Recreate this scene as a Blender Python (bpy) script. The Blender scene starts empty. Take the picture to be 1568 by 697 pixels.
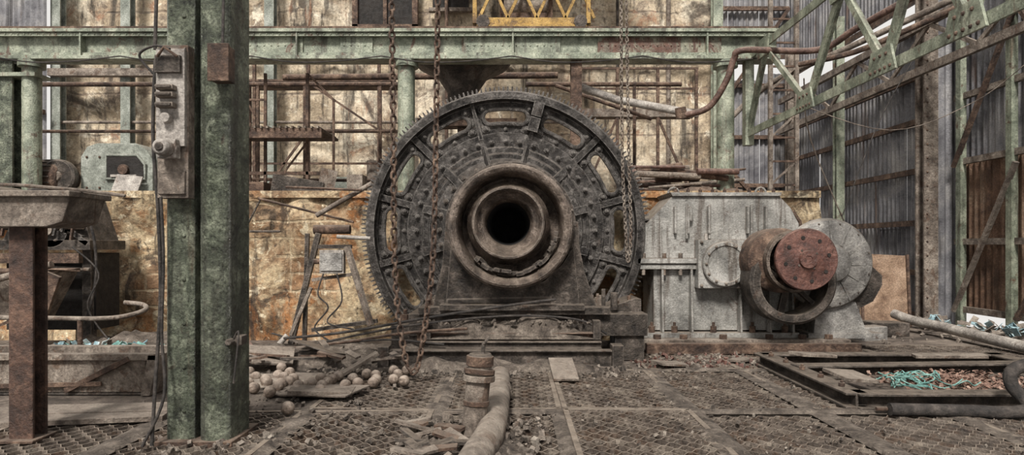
import bpy, math, random
from mathutils import Vector, Matrix, noise, Euler
random.seed(7)
PI=math.pi
# ---------------------------------------------------------------- materials
def lin(h):
    h=h.lstrip('#'); o=[]
    for i in (0,2,4):
        c=int(h[i:i+2],16)/255
        o.append(c/12.92 if c<=.04045 else ((c+.055)/1.055)**2.4)
    return (o[0],o[1],o[2],1)
def mat(name, cols, scale=2.5, streak=None, rust=None, fine=.5, dust=None, rough=.8, metal=0.0, bump=.35, bscale=22, brick=None, blotch=None, wear=None):
    m=bpy.data.materials.new(name); m.use_nodes=True
    nt=m.node_tree; N=nt.nodes; L=nt.links; N.clear()
    out=N.new('ShaderNodeOutputMaterial'); b=N.new('ShaderNodeBsdfPrincipled'); L.new(b.outputs[0],out.inputs[0])
    tc=N.new('ShaderNodeTexCoord'); co=tc.outputs['Object']
    def nz(sc,det=8,ro=.62,vec=None,dist=0):
        n=N.new('ShaderNodeTexNoise'); n.inputs['Scale'].default_value=sc; n.inputs['Detail'].default_value=det
        n.inputs['Roughness'].default_value=ro; n.inputs['Distortion'].default_value=dist
        L.new(vec or co,n.inputs['Vector']); return n.outputs['Fac']
    def ramp(fac,stops):
        r=N.new('ShaderNodeValToRGB'); e=r.color_ramp.elements
        while len(e)<len(stops): e.new(.5)
        for el,(p,c) in zip(e,stops): el.position=p; el.color=c
        L.new(fac,r.inputs[0]); return r.outputs[0]
    def mix(fac,a,c,mode='MIX'):
        n=N.new('ShaderNodeMix'); n.data_type='RGBA'; n.blend_type=mode
        if isinstance(fac,(int,float)): n.inputs[0].default_value=fac
        else: L.new(fac,n.inputs[0])
        for s,v in ((6,a),(7,c)):
            if isinstance(v,tuple): n.inputs[s].default_value=v
            else: L.new(v,n.inputs[s])
        return n.outputs[2]
    def mapped(sc,off=(0,0,0)):
        n=N.new('ShaderNodeMapping'); n.inputs['Scale'].default_value=sc; n.inputs['Location'].default_value=off
        L.new(co,n.inputs[0]); return n.outputs[0]
    def mask(fac,lo,hi,amt=1):
        n=N.new('ShaderNodeMapRange'); n.inputs[1].default_value=lo; n.inputs[2].default_value=hi; n.inputs[4].default_value=amt
        L.new(fac,n.inputs[0]); return n.outputs[0]
    def mul(a,c):
        n=N.new('ShaderNodeMath'); n.operation='MULTIPLY'; L.new(a,n.inputs[0])
        if isinstance(c,(int,float)): n.inputs[1].default_value=c
        else: L.new(c,n.inputs[1])
        return n.outputs[0]
    k=len(cols); base=nz(scale,9,.66,dist=.4)
    st=[(.34+.32*i/(max(1,k-1)),lin(c)) for i,c in enumerate(cols)]
    col=ramp(base,st)
    bh=None
    if brick:
        sx=N.new('ShaderNodeSeparateXYZ'); L.new(co,sx.inputs[0]); cx=N.new('ShaderNodeCombineXYZ')
        L.new(sx.outputs[0],cx.inputs[0]); L.new(sx.outputs[2],cx.inputs[1])
        wob=N.new('ShaderNodeTexNoise'); wob.inputs['Scale'].default_value=2.5; L.new(co,wob.inputs['Vector'])
        va=N.new('ShaderNodeVectorMath'); va.operation='MULTIPLY_ADD'; L.new(wob.outputs['Color'],va.inputs[0]); va.inputs[1].default_value=(.12,.12,.12); L.new(cx.outputs[0],va.inputs[2])
        bt=N.new('ShaderNodeTexBrick'); L.new(va.outputs[0],bt.inputs[0]); bt.inputs['Scale'].default_value=1
        bt.inputs['Brick Width'].default_value=brick[0]; bt.inputs['Row Height'].default_value=brick[1]; bt.inputs['Mortar Size'].default_value=brick[2]
        bt.inputs['Mortar Smooth'].default_value=.6
        bt.inputs['Color1'].default_value=lin(brick[3]); bt.inputs['Color2'].default_value=lin(brick[4]); bt.inputs['Mortar'].default_value=lin(brick[5])
        mk=mask(nz(brick[6],6,.6,mapped((1,1,1),(5,3,1))),brick[7],brick[7]+.1,brick[8])
        col=mix(mk,col,bt.outputs['Color']); bh=mul(bt.outputs['Fac'],mk)
    if blotch:
        for i,(c,sc,lo,w,amt) in enumerate(blotch):
            col=mix(mask(nz(sc,7,.7,mapped((1,1,1),(i*7+3,i*3,i*5)),dist=.6),lo,lo+w,amt),col,lin(c))
    if streak:
        for i,s in enumerate(streak):
            c,lo,amt=s[:3]; q=s[3] if len(s)>3 else 3.2
            col=mix(mask(nz(1.0,8,.68,mapped((q,q,q*.09),(i*9,0,i*4)),dist=.3),lo,lo+.09,amt),col,lin(c))
    if rust:
        c,lo,amt=rust
        rc=ramp(nz(9,6,.7),[(.3,tuple([q*.4 for q in lin(c)[:3]]+[1])),(.7,lin(c))])
        col=mix(mask(nz(scale*1.3,9,.72,mapped((1,1,.7),(13,2,8)),dist=.8),lo,lo+.07,amt),col,rc)
    if fine:
        f=ramp(nz(bscale*1.7,8,.75),[(.33,(1-fine,)*3+(1,)),(.67,(1+fine*.7,)*3+(1,))])
        col=mix(1.0,col,f,'MULTIPLY')
    if wear:
        g=N.new('ShaderNodeNewGeometry'); bv=N.new('ShaderNodeBevel'); bv.samples=3; bv.inputs[0].default_value=.022
        dt=N.new('ShaderNodeVectorMath'); dt.operation='DOT_PRODUCT'; L.new(bv.outputs[0],dt.inputs[0]); L.new(g.outputs['Normal'],dt.inputs[1])
        wm=mask(dt.outputs['Value'],.985,.85,.8)
        col=mix(mul(wm,mask(nz(14,6,.7),.36,.52,1)),col,lin(wear))
    if dust:
        c,amt=dust
        g=N.new('ShaderNodeNewGeometry'); s=N.new('ShaderNodeSeparateXYZ'); L.new(g.outputs['Normal'],s.inputs[0])
        up=mask(s.outputs[2],.35,.9,amt)
        col=mix(mul(up,mask(nz(7,8,.7),.3,.6,1)),col,lin(c))
    L.new(col,b.inputs['Base Color'])
    b.inputs['Metallic'].default_value=metal
    L.new(mask(nz(bscale*.5,6),.3,.7,1),b.inputs['Roughness'])
    rr=b.inputs['Roughness'].links[0].from_node; rr.inputs[3].default_value=max(.1,rough-.2); rr.inputs[4].default_value=min(1,rough+.15)
    h=N.new('ShaderNodeMath'); h.operation='MULTIPLY_ADD'; L.new(nz(bscale,8,.72),h.inputs[0]); h.inputs[1].default_value=1; L.new(base,h.inputs[2])
    hh=h.outputs[0]
    if bh:
        h2=N.new('ShaderNodeMath'); h2.operation='MULTIPLY_ADD'; L.new(bh,h2.inputs[0]); h2.inputs[1].default_value=-.5; L.new(hh,h2.inputs[2]); hh=h2.outputs[0]
    bp=N.new('ShaderNodeBump'); bp.inputs['Strength'].default_value=min(1,bump*1.7); bp.inputs['Distance'].default_value=.04
    L.new(hh,bp.inputs['Height']); L.new(bp.outputs[0],b.inputs['Normal'])
    return m
DUST='#93897e'
green=mat('green_paint_light',['#565c4f','#868c7b','#abae9b'],3,streak=[('#3d382f',.54,.75),('#6b4b3b',.6,.6,6)],rust=('#6b4a3b',.57,.85),dust=(DUST,.6),bump=.3,rough=.42,fine=.5)
greenr=mat('green_paint_rusted',['#5b5a4e','#808070','#9b9884'],3,streak=[('#573e32',.49,.8)],rust=('#6b4638',.46,.9),dust=(DUST,.6),bump=.3,rough=.5,fine=.5)
greend=mat('green_paint_pitted',['#2d302a','#5d6354','#959a87'],4,streak=[('#383730',.51,.7),('#594639',.6,.6,6)],blotch=[('#a5aa97',7,.59,.06,.55)],rust=('#57473d',.59,.75),bump=1.0,bscale=26,fine=.85,rough=.34)  # strong fine speckle paints the shade of the pits into the colour
greeng=mat('green_grey_paint',['#62665f','#898d84','#a6a9a1'],3,rust=('#5a4436',.6,.7),dust=(DUST,.6))
gear_m=mat('gear_oiled_iron',['#211e1d','#4a4643','#797470'],5,rust=('#6b584a',.6,.55),dust=('#8d837a',.7),rough=.36,metal=.4,bump=.55,wear='#a8a29c',fine=.7)
iron=mat('dark_iron',['#231f1d','#4a433d','#776d65'],4,rust=('#6a5142',.58,.6),dust=('#8e8276',.8),rough=.48,metal=.25,bump=.55,wear='#91877e',fine=.6)
trun=mat('trunnion_brown_iron',['#362f2b','#665a51','#988a7f'],3.5,blotch=[('#2a2522',2.2,.55,.12,.75)],rust=('#7f5f4e',.61,.55),dust=('#9a8c7e',.6),rough=.36,metal=.35,bump=.5,wear='#b5aa9f',fine=.6)
bore=mat('bore_shade_black',['#050404','#0b0a09','#141110'],5,rough=.9)  # near-black colour stands in for the shade deep inside the bore
grey=mat('gearbox_grey_paint',['#5b5956','#878580','#a7a49f'],2.2,streak=[('#4a3f36',.54,.75,5),('#bab6af',.63,.5,5)],rust=('#5a453a',.61,.85),dust=('#8c8073',.9),rough=.38,fine=.42,bump=.3,wear='#54453b')
motorg=mat('motor_grey',['#5d5a57','#8c8985','#b5b1ab'],3,rust=('#6b5244',.58,.65),dust=(DUST,.6),rough=.35,fine=.45)
rustm=mat('rusty_steel',['#30231d','#5a463a','#87705f'],5,blotch=[('#2b221d',3,.55,.1,.65)],dust=('#887b6f',.6),rough=.75,bump=.5)
rustdk=mat('rust_brown_post',['#2e201b','#4f3a30','#735849'],5,rust=('#3c2d27',.57,.6),rough=.6,bump=.4)
rustred=mat('red_oxide',['#3b2722','#5d3d35','#7b584d'],5,rust=('#35271f',.56,.65),rough=.55,bump=.35,dust=('#83786e',.45))
pipem=mat('pipe_dull_rust',['#3d2c27','#5e453c','#82695d'],5,rust=('#3c2d27',.55,.6),rough=.55,bump=.3,dust=(DUST,.5))
rustpale=mat('rust_pale_steel',['#4c423b','#7b7066','#a2978b'],4,rust=('#6d5545',.54,.75),dust=(DUST,.6),bump=.45)
steelp=mat('weathered_pipe_grey',['#6e6964','#99928b','#b8b2aa'],4,rust=('#6d5648',.59,.7),rough=.5)
yellow=mat('crane_yellow',['#6e5630','#a58446','#bd9c5c'],3,rust=('#5f4535',.53,.8),rough=.6)
grate_m=mat('grating_steel',['#3b332e','#6a5f56','#968b7f'],3,rust=('#6b5444',.53,.7),dust=('#9d9184',.75),bump=.35,rough=.48,metal=.2)
dirt=mat('dusty_concrete_floor',['#3e3630','#6e635a','#968a7e'],1.6,blotch=[('#342d28',2.5,.53,.13,.7),('#a59a8e',4,.6,.1,.6)],bump=.9,bscale=16)
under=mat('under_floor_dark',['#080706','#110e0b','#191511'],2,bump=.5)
soil=mat('caked_dust',['#3c342e','#675d54','#8c8176'],5,bump=1.,bscale=25,fine=.6)
stone=mat('rubble_stone',['#554c45','#887d73','#b2a89c'],4,bump=.6)
ballm=mat('grinding_ball_rust',['#4b3f37','#7a6b5f','#a3968a'],8,dust=('#aa9d91',.7),bump=.35,rough=.6)
wood=mat('weathered_timber',['#473d35','#7b6f65','#a09589'],3,streak=[('#3a322d',.55,.6)],dust=(DUST,.5),bump=.5)
board=mat('rusty_board',['#624a3b','#947b66','#af9681'],2.5,blotch=[('#4a392f',2,.55,.12,.7)],bump=.4)
teal=mat('teal_rope',['#3f6864','#6d9a93','#94b8b0'],6,rough=.7)
leaf=mat('leaf_litter',['#54423a','#85695c','#a68e80'],9,rough=.9)
bluep=mat('blue_plastic_litter',['#5b7d87','#97b2b9','#d0d6d5'],4,rough=.6)
cable=mat('rubber_cable',['#1c1a19','#37322f','#514a45'],6)
wallm=mat('stained_concrete',['#6f604f','#a89680','#d6cab5','#b6a38a'],.6,
   brick=(2.3,1.15,.04,'#baa98f','#a5937b','#66574a',.35,.42,.65),
   blotch=[('#786a5d',1.1,.53,.07,.8),('#96674a',.9,.57,.08,.7),('#e6dcc8',1.5,.56,.06,.8),('#443a32',.55,.58,.07,.85),('#5f5146',3.5,.6,.05,.65)],
   streak=[('#302923',.54,.85,2.2),('#85593f',.6,.65,3.5),('#e3d9c4',.61,.55,2.6),('#483e35',.58,.8,5),('#2c2621',.6,.8,1.1)],bump=.8,bscale=8,fine=.42)
retm=mat('crumbling_render_wall',['#4d3c2c','#8b7256','#c4b191','#9e7750'],1.3,
   brick=(.62,.3,.03,'#966d4b','#7a5f49','#b8a68b',.8,.5,.65),
   blotch=[('#ddcfb3',2.6,.57,.05,.85),('#43362a',1.8,.55,.07,.85),('#99612f',1.1,.55,.08,.75),('#cfc0a4',6,.61,.04,.75),('#332b25',5,.6,.05,.75)],
   streak=[('#ded0b5',.61,.7,4),('#372d26',.55,.85,3)],bump=1.,bscale=9,fine=.55)
corr=mat('corrugated_grey',['#535257','#7f7e81','#a09d9b'],1.2,streak=[('#403c3b',.53,.7),('#6b5242',.61,.8,2),('#b8b4b2',.62,.5,4)],rust=('#664a3b',.63,.8),rough=.45,bump=.2,fine=.35)
corrust=mat('corrugated_rust',['#4d3a2e','#7b5f4c','#a08873'],1.3,streak=[('#403128',.54,.65),('#ab9a86',.59,.55)],rust=('#9c8c7b',.62,.5),rough=.75)
dark=mat('dark_opening',['#14110f','#221d1a','#2f2925'],2)
# ---------------------------------------------------------------- mesh builder
def frame(d):
    d=d.normalized(); up=Vector((0,0,1)) if abs(d.z)<.95 else Vector((0,1,0))
    a=d.cross(up).normalized(); b=a.cross(d).normalized(); return a,b
class B:
    def __init__(s,name): s.n=name; s.v=[]; s.f=[]; s.mi=[]; s.mats=[]
    def add(s,v,f,m):
        if m not in s.mats: s.mats.append(m)
        o=len(s.v); s.v+= [tuple(q) for q in v]; s.f+=[tuple(i+o for i in q) for q in f]; s.mi+=[s.mats.index(m)]*len(f)
    def box(s,x0,x1,y0,y1,z0,z1,m):
        v=[(x,y,z) for x in (x0,x1) for y in (y0,y1) for z in (z0,z1)]
        s.add(v,[(0,1,3,2),(4,6,7,5),(0,4,5,1),(2,3,7,6),(0,2,6,4),(1,5,7,3)],m)
    def obox(s,c,size,rot,m):
        R=Euler(rot).to_matrix(); c=Vector(c)
        v=[c+R@Vector((x*size[0]/2,y*size[1]/2,z*size[2]/2)) for x in (-1,1) for y in (-1,1) for z in (-1,1)]
        s.add(v,[(0,1,3,2),(4,6,7,5),(0,4,5,1),(2,3,7,6),(0,2,6,4),(1,5,7,3)],m)
    def beam(s,p,q,w,h,m,a=None):
        p=Vector(p);q=Vector(q); A,Bv=frame(q-p)
        v=[P+A*(i*w/2)+Bv*(j*h/2) for i in (-1,1) for j in (-1,1) for P in (p,q)]
        s.add(v,[(0,1,3,2),(4,6,7,5),(0,4,5,1),(2,3,7,6),(0,2,6,4),(1,5,7,3)],m)
    def ibeam(s,p,q,w,h,t,m):
        p=Vector(p);q=Vector(q); A,Bv=frame(q-p)
        s.beam(p+Bv*(h/2-t/2),q+Bv*(h/2-t/2),w,t,m); s.beam(p-Bv*(h/2-t/2),q-Bv*(h/2-t/2),w,t,m); s.beam(p,q,t,h-2*t,m)
    def cyl(s,p,q,r,m,r2=None,n=20):
        p=Vector(p);q=Vector(q); r2=r if r2 is None else r2; A,Bv=frame(q-p)
        v=[];
        for k in range(n):
            a=2*PI*k/n; d=A*math.cos(a)+Bv*math.sin(a); v+=[p+d*r,q+d*r2]
        f=[(2*k,2*k+1,(2*k+3)%(2*n),(2*k+2)%(2*n)) for k in range(n)]
        f+=[tuple(range(0,2*n,2))[::-1],tuple(range(1,2*n,2))]
        s.add(v,[tuple(reversed(q)) for q in f],m)
    def tube(s,pts,r,m,n=10,closed=False,smooth=0):
        P=[Vector(p) for p in pts]
        if smooth:
            Q=[]; L=len(P)
            for i in range(L-1):
                a=P[max(i-1,0)];b=P[i];c=P[i+1];d=P[min(i+2,L-1)]
                for k in range(smooth):
                    t=k/smooth; Q.append(.5*((2*b)+(c-a)*t+(2*a-5*b+4*c-d)*t*t+(3*b-a-3*c+d)*t**3))
            Q.append(P[-1]); P=Q
        L=len(P); v=[]; prev=None
        for i in range(L):
            if closed: d=P[(i+1)%L]-P[i-1]
            else: d=P[min(i+1,L-1)]-P[max(i-1,0)]
            d.normalize()
            if prev is None: A,_=frame(d)
            else:
                A=prev-d*prev.dot(d); A.normalize()
            prev=A; Bv=d.cross(A)
            for k in range(n):
                a=2*PI*k/n; v.append(P[i]+(A*math.cos(a)+Bv*math.sin(a))*r)
        f=[]
        for i in range(L if closed else L-1):
            j=(i+1)%L
            for k in range(n): k2=(k+1)%n; f.append((i*n+k,i*n+k2,j*n+k2,j*n+k))
        if not closed: f+=[tuple(range(n))[::-1],tuple(range((L-1)*n,L*n))]
        s.add(v,f,m)
    def lathe(s,c,prof,m,n=96,axis='y',closed=False):
        v=[];f=[];L=len(prof)
        for k in range(n):
            a=2*PI*k/n
            for r,y in prof:
                if axis=='y': v.append((c[0]+r*math.cos(a),y,c[2]+r*math.sin(a)))
                elif axis=='x': v.append((y,c[1]+r*math.cos(a),c[2]+r*math.sin(a)))
                else: v.append((c[0]+r*math.cos(a),c[1]+r*math.sin(a),y))
        for k in range(n):
            k2=(k+1)%n
            for i in range(L if closed else L-1):
                j=(i+1)%L; f.append((k*L+i,k*L+j,k2*L+j,k2*L+i))
        s.add(v,f,m)
    def prism(s,poly,a,b,m,axis='y'):
        def T(p,t): return {'y':(p[0],t,p[1]),'z':(p[0],p[1],t),'x':(t,p[0],p[1])}[axis]
        n=len(poly); v=[T(p,a) for p in poly]+[T(p,b) for p in poly]
        f=[tuple(range(n)),tuple(range(2*n-1,n-1,-1))]+[(i,i+n,(i+1)%n+n,(i+1)%n) for i in range(n)]
        s.add(v,f,m)
    def ball(s,c,r,m,n=10,sq=(1,1,1),jit=0):
        v=[];f=[];c=Vector(c); rows=max(4,n//2+1)
        for i in range(rows+1):
            for k in range(n):
                t=PI*i/rows;a=2*PI*k/n; d=Vector((math.sin(t)*math.cos(a)*sq[0],math.sin(t)*math.sin(a)*sq[1],math.cos(t)*sq[2]))
                v.append(c+d*r)
        for i in range(rows):
            for k in range(n): k2=(k+1)%n; f.append((i*n+k,(i+1)*n+k,(i+1)*n+k2,i*n+k2))
        s.add(v,f,m)
    def rock(s,c,r,m):
        v=[];q=Euler((random.random()*6,random.random()*6,random.random()*6)).to_matrix(); sc=Vector((random.uniform(.6,1.3),random.uniform(.6,1.3),random.uniform(.4,.9)))
        for x in (-1,1):
            for y in (-1,1):
                for z in (-1,1):
                    d=Vector((x*sc.x,y*sc.y,z*sc.z))*random.uniform(.5,.85); v.append(Vector(c)+q@d*r)
        s.add(v,[(0,1,3,2),(4,6,7,5),(0,4,5,1),(2,3,7,6),(0,2,6,4),(1,5,7,3)],m)
    def bolt(s,p,d,r,h,m):
        p=Vector(p); d=Vector(d).normalized(); s.cyl(p,p+d*h,r,m,n=6); s.cyl(p+d*h,p+d*h*1.6,r*.5,m,n=6)
    def rivet(s,p,d,r,m):
        p=Vector(p); d=Vector(d).normalized(); s.cyl(p,p+d*r*.7,r,m,r2=r*.5,n=8)
    def mound(s,x0,x1,y0,y1,z,h,m,nx=40,ny=20,edge=.3,seed=0,floor_=None):
        v=[];f=[]
        for j in range(ny+1):
            for i in range(nx+1):
                u=i/nx;w=j/ny; x=x0+(x1-x0)*u;y=y0+(y1-y0)*w
                e=min(1,min(u,1-u)/edge)*min(1,min(w,1-w)/edge); e=e*e*(3-2*e)
                q=noise.fractal(Vector((x*2+seed,y*2,seed)),1,2,5)
                v.append((x,y,z+h*e*(.75+.6*q)-.01))
        for j in range(ny):
            for i in range(nx): a=j*(nx+1)+i; f.append((a,a+1,a+nx+2,a+nx+1))
        s.add(v,f,m)
    def done(s,bevel=0,ang=35):
        me=bpy.data.meshes.new(s.n)
        xs=[q[0] for q in s.v];ys=[q[1] for q in s.v];zs=[q[2] for q in s.v]
        o=Vector(((min(xs)+max(xs))/2,(min(ys)+max(ys))/2,min(zs)))
        me.from_pydata([(q[0]-o.x,q[1]-o.y,q[2]-o.z) for q in s.v],[],s.f)
        for m in s.mats: me.materials.append(m)
        me.polygons.foreach_set('material_index',s.mi); me.validate()
        import bmesh
        bm=bmesh.new(); bm.from_mesh(me); bmesh.ops.recalc_face_normals(bm,faces=bm.faces); bm.to_mesh(me); bm.free()
        me.polygons.foreach_set('use_smooth',[True]*len(me.polygons)); me.set_sharp_from_angle(angle=math.radians(ang)); me.update()
        ob=bpy.data.objects.new(s.n,me); ob.location=o; bpy.context.collection.objects.link(ob)
        if bevel:
            md=ob.modifiers.new('bevel','BEVEL'); md.width=bevel; md.segments=2; md.limit_method='ANGLE'; md.angle_limit=math.radians(50); md.harden_normals=True
        return ob
def holed_plate(b,outer,holes,y0,y1,m):
    import bmesh
    bm=bmesh.new()
    def loop(pts):
        vs=[bm.verts.new((p[0],y0,p[1])) for p in pts]
        return [bm.edges.new((vs[i],vs[(i+1)%len(vs)])) for i in range(len(vs))]
    es=[]
    for l in [outer]+holes: es+=loop(l)
    bmesh.ops.triangle_fill(bm,use_beauty=True,use_dissolve=False,edges=es,normal=(0,-1,0))
    r=bmesh.ops.extrude_face_region(bm,geom=bm.faces[:])
    for q in r['geom']:
        if isinstance(q,bmesh.types.BMVert): q.co.y=y1
    bm.verts.index_update(); fs=[tuple(v.index for v in f.verts) for f in bm.faces]
    b.add([v.co.copy() for v in bm.verts],fs,m); bm.free()
# ---------------------------------------------------------------- room shell
b=B('floor'); # solid slab around the grating bays and the gear pit
b.box(-15,-2.0,6.25,11.0,-.3,-.01,dirt); b.box(-2.0,1.7,8.35,9.55,-.3,-.01,dirt)
b.box(-2.0,9.2,10.95,20,-.3,-.01,dirt); b.box(2.6,9.2,10.4,10.95,-.3,-.01,dirt); b.box(-15,-4.5,2,6.25,-.3,-.01,dirt)
b.box(-2.8,9.2,-1,4.1,-.3,-.01,dirt); b.box(-15,-2.8,-1,2,-.3,-.01,dirt)
b.done()
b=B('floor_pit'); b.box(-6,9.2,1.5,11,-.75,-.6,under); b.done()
b=B('floor_upper_ledge'); b.box(-15,5.3,11.35,17.95,2.2,2.5,dirt); b.done()
def wavy_wall(name,x0,x1,z0,z1,y,th,m,amp=.05):
    nx=int((x1-x0)*8); nz=int((z1-z0)*8); v=[];f=[]
    for j in range(nz+1):
        for i in range(nx+1):
            x=x0+(x1-x0)*i/nx; z=z0+(z1-z0)*j/nz
            q=noise.fractal(Vector((x*.9,z*.9,3)),.8,2,6)*amp
            v.append((x,y+q,z))
    for j in range(nz):
        for i in range(nx): a=j*(nx+1)+i; f.append((a,a+1,a+nx+2,a+nx+1))
    b=B(name); b.add(v,f,m); b.box(x0,x1,y+.12,y+th,z0,z1,m); return b
b=wavy_wall('wall_retaining',-7.3,5.3,-.3,2.5,11.05,.3,retm,.2); b.box(-7.3,5.3,10.98,11.33,2.44,2.56,retm)
b.done()
b=B('wall_retaining_left'); b.box(-15,-7.35,12.2,12.28,-.3,2.45,retm); b.box(-7.5,-7.35,11,12.2,-.3,2.45,retm); b.done()
b=wavy_wall('wall_back',-12.6,5.8,2.5,12,18,.4,wallm,.14); b.done()
def corrugated(b,p0,p1,z0,z1,m,pitch=.16,amp=.03):
    p0=Vector(p0);p1=Vector(p1); d=p1-p0; L=d.length; d.normalize(); nrm=Vector((-d.y,d.x)); n=int(L/pitch*6)
    v=[]
    for i in range(n+1):
        t=L*i/n; q=p0+d*t+nrm*amp*math.sin(2*PI*t/pitch); v+=[(q.x,q.y,z0),(q.x,q.y,z1)]
    b.add(v,[(2*i,2*i+2,2*i+3,2*i+1) for i in range(n)],m)
b=B('wall_right')
zz=[(-.1,2.0),(2.0,4.25),(4.25,6.1),(6.9,9.5)]
random.seed(3)
y=13.1
for k in range(7):
    for (a,c) in zz:
        o=random.uniform(0,.05); corrugated(b,(8.7+o,y+k),(8.7+o,y+k+.99),a+(.15 if a<0 else 0),c+.1,corr)
for z in (.15,1.05,2.1,3.2,4.25,5.2,6.2,6.85): b.beam((8.6,13.1,z),(8.6,20,z),.08,.12,rustm)
corrugated(b,(8.72,13.12),(9.25,13.12),0,9,corr)
b.done()
b=B('wall_right_near')
for k in range(10):
    corrugated(b,(9.15,3.1+k),(9.15,4.09+k),.3,3.3,corrust if k>4 else corr); corrugated(b,(9.2,3.1+k),(9.2,4.09+k),3.38,7,corr); corrugated(b,(9.2,3.1+k),(9.2,4.09+k),7.6,9.5,corr)
for z in (.35,1.7,3.3,4.6,5.9,7.1): b.beam((9.02,3,z),(9.02,13,z),.1,.12,rustpale)
for yy in (9.4,11.5,12.8): b.beam((8.98,yy,0),(8.98,yy,7.5),.12,.14,green)
b.beam((8.9,12.9,.3),(8.9,11.3,3.1),.08,.07,rustpale); b.beam((8.9,12.9,3.2),(8.9,11.3,5.9),.08,.07,rustm); b.beam((8.9,9.5,3.2),(8.9,11.3,5.9),.08,.07,rustm); b.beam((8.9,9.5,3.1),(8.9,11.3,.3),.08,.07,rustm)
b.done()
b=B('wall_back_right')
for k in range(3): corrugated(b,(5.8+k*.97,20),(6.75+k*.97,20),-.1,6.6+.2*k,corr); corrugated(b,(5.8+k*.97,20.05),(6.75+k*.97,20.05),7.5,11,corr)
for z in (.5,2,3.5,5,6.6,7.5,9): b.beam((5.7,19.9,z),(8.6,19.9,z),.1,.12,rustm)
b.beam((5.8,19.85,5),(8.6,19.85,9),.08,.1,rustm); b.beam((5.8,19.85,5),(8.6,19.85,2),.08,.1,rustm)
b.done()
b=B('wall_back_left')
for k in range(5): corrugated(b,(-17.5+k,17.2),(-16.52+k,17.2),2.5,10,corr)
for z in (3.6,5.2,7.3): b.beam((-17.5,17.1,z),(-12.5,17.1,z),.1,.12,rustm)
b.done()
b=B('window_1'); b.box(-4.3,-2.7,17.7,17.8,7.7,9.5,dark); b.box(-4.4,-4.25,17.6,17.8,7.6,9.6,rustm); b.box(-2.75,-2.6,17.6,17.8,7.6,9.6,rustm); b.box(-4.4,-2.6,17.6,17.8,7.58,7.72,rustm); b.box(-3.55,-3.45,17.62,17.8,7.7,9.5,rustm); b.done()
b=B('window_2'); b.box(-2.2,-1.2,17.75,17.82,8.2,9.8,dark); b.box(-2.3,-1.1,17.65,17.82,8.1,8.2,rustpale); b.box(-9.2,-8.4,17.75,17.82,5.6,6.3,dark); b.box(-9.3,-8.3,17.68,17.82,5.5,5.6,rustpale); b.done()
for i,x in enumerate((-12.4,-10.5,-6.6,5.6)):
    b=B('wall_column'); b.ibeam((x,17.5,2.5),(x,17.5,11),.26,.26,.04,greeng if i<3 else green)
    b.done()
b=B('wall_girt_pipe'); b.cyl((-12.5,17.6,6.95),(5.6,17.6,6.95),.05,rustm); b.box(-12.5,-9,17.2,17.4,6.2,6.4,rustpale); b.cyl((-12.5,17.5,5.0),(2,17.5,5.0),.04,rustpale); b.cyl((-1.8,17.6,3),(-1.8,17.6,9.2),.05,rustm); b.cyl((2.9,17.6,3),(2.9,17.6,9.2),.04,iron); b.cyl((4.3,17.6,3),(4.3,17.6,9.2),.06,rustpale); b.done()
# ---------------------------------------------------------------- expanded-metal grating
def grating_mesh():
    b=B('g'); W=1.2;D=2.02;P=.17;a=.039;h=.04;t=.014
    rows=int(D/(2*a))
    for r in range(rows):
        yk=-D/2+a+r*2*a; s=1 if r%2 else -1
        pts=[];x=-W/2;i=0
        while x<W/2-.001:
            sg=s if i%2==0 else -s
            pts+= [(x,yk+a*sg*.9),(min(x+P*.2,W/2),yk+a*sg*.9)]
            x+=P/2;i+=1
        v=[]
        for (px,py) in pts:
            v+=[(px,py-t/2,0),(px,py+t/2,0),(px,py-t/2,-h),(px,py+t/2,-h)]
        f=[]
        for i in range(len(pts)-1):
            o=4*i; f+=[(o,o+4,o+5,o+1),(o+2,o+6,o+4,o),(o+1,o+5,o+7,o+3)]
        b.add(v,f,grate_m)
    for (x0,x1,y0,y1) in ((-W/2,W/2,-D/2-.02,-D/2+.03),(-W/2,W/2,D/2-.03,D/2+.02),(-W/2-.02,-W/2+.03,-D/2,D/2),(W/2-.03,W/2+.02,-D/2,D/2)):
        b.box(x0,x1,y0,y1,-.05,.004,grate_m)
    me=bpy.data.meshes.new('grating'); me.from_pydata(b.v,[],b.f); me.materials.append(grate_m); return me
gm=grating_mesh()
root=bpy.data.objects.new('floor_grating',None); bpy.context.collection.objects.link(root)
random.seed(11); cnt=0
for j,yc in enumerate((5.2,7.3,9.38)):
    for i in range(-3,8):
        xc=-.13+i*1.245
        if j==1 and xc<-1.9: continue
        if j==2 and xc<1.9: continue
        o=bpy.data.objects.new('panel_%d'%cnt,gm); cnt+=1; o.location=(xc,yc,random.uniform(-.015,.01)); o.rotation_euler=(random.uniform(-.012,.012),random.uniform(-.015,.015),random.uniform(-.008,.008)); o.parent=root
        bpy.context.collection.objects.link(o)
b=B('floor_joists')
for i in range(-3,9): b.box(-.78+i*1.245,-.72+i*1.245,4.1,8.35 if i<2 else 10.4,-.6,-.055,iron)
for yc in (4.15,6.25,8.34): b.box(-4.5,9,yc-.04,yc+.04,-.6,-.06,iron)
for i in range(-2,6):
    x=-.75+i*1.245; b.mound(x-.12,x+.12,4.15,8.35,.0,.025,soil,8,90,.3,i)
for yc in (6.25,8.34): b.mound(-2.8,8.5,yc-.1,yc+.1,.0,.025,soil,200,6,.3,yc)
b.done(ang=60)
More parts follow.
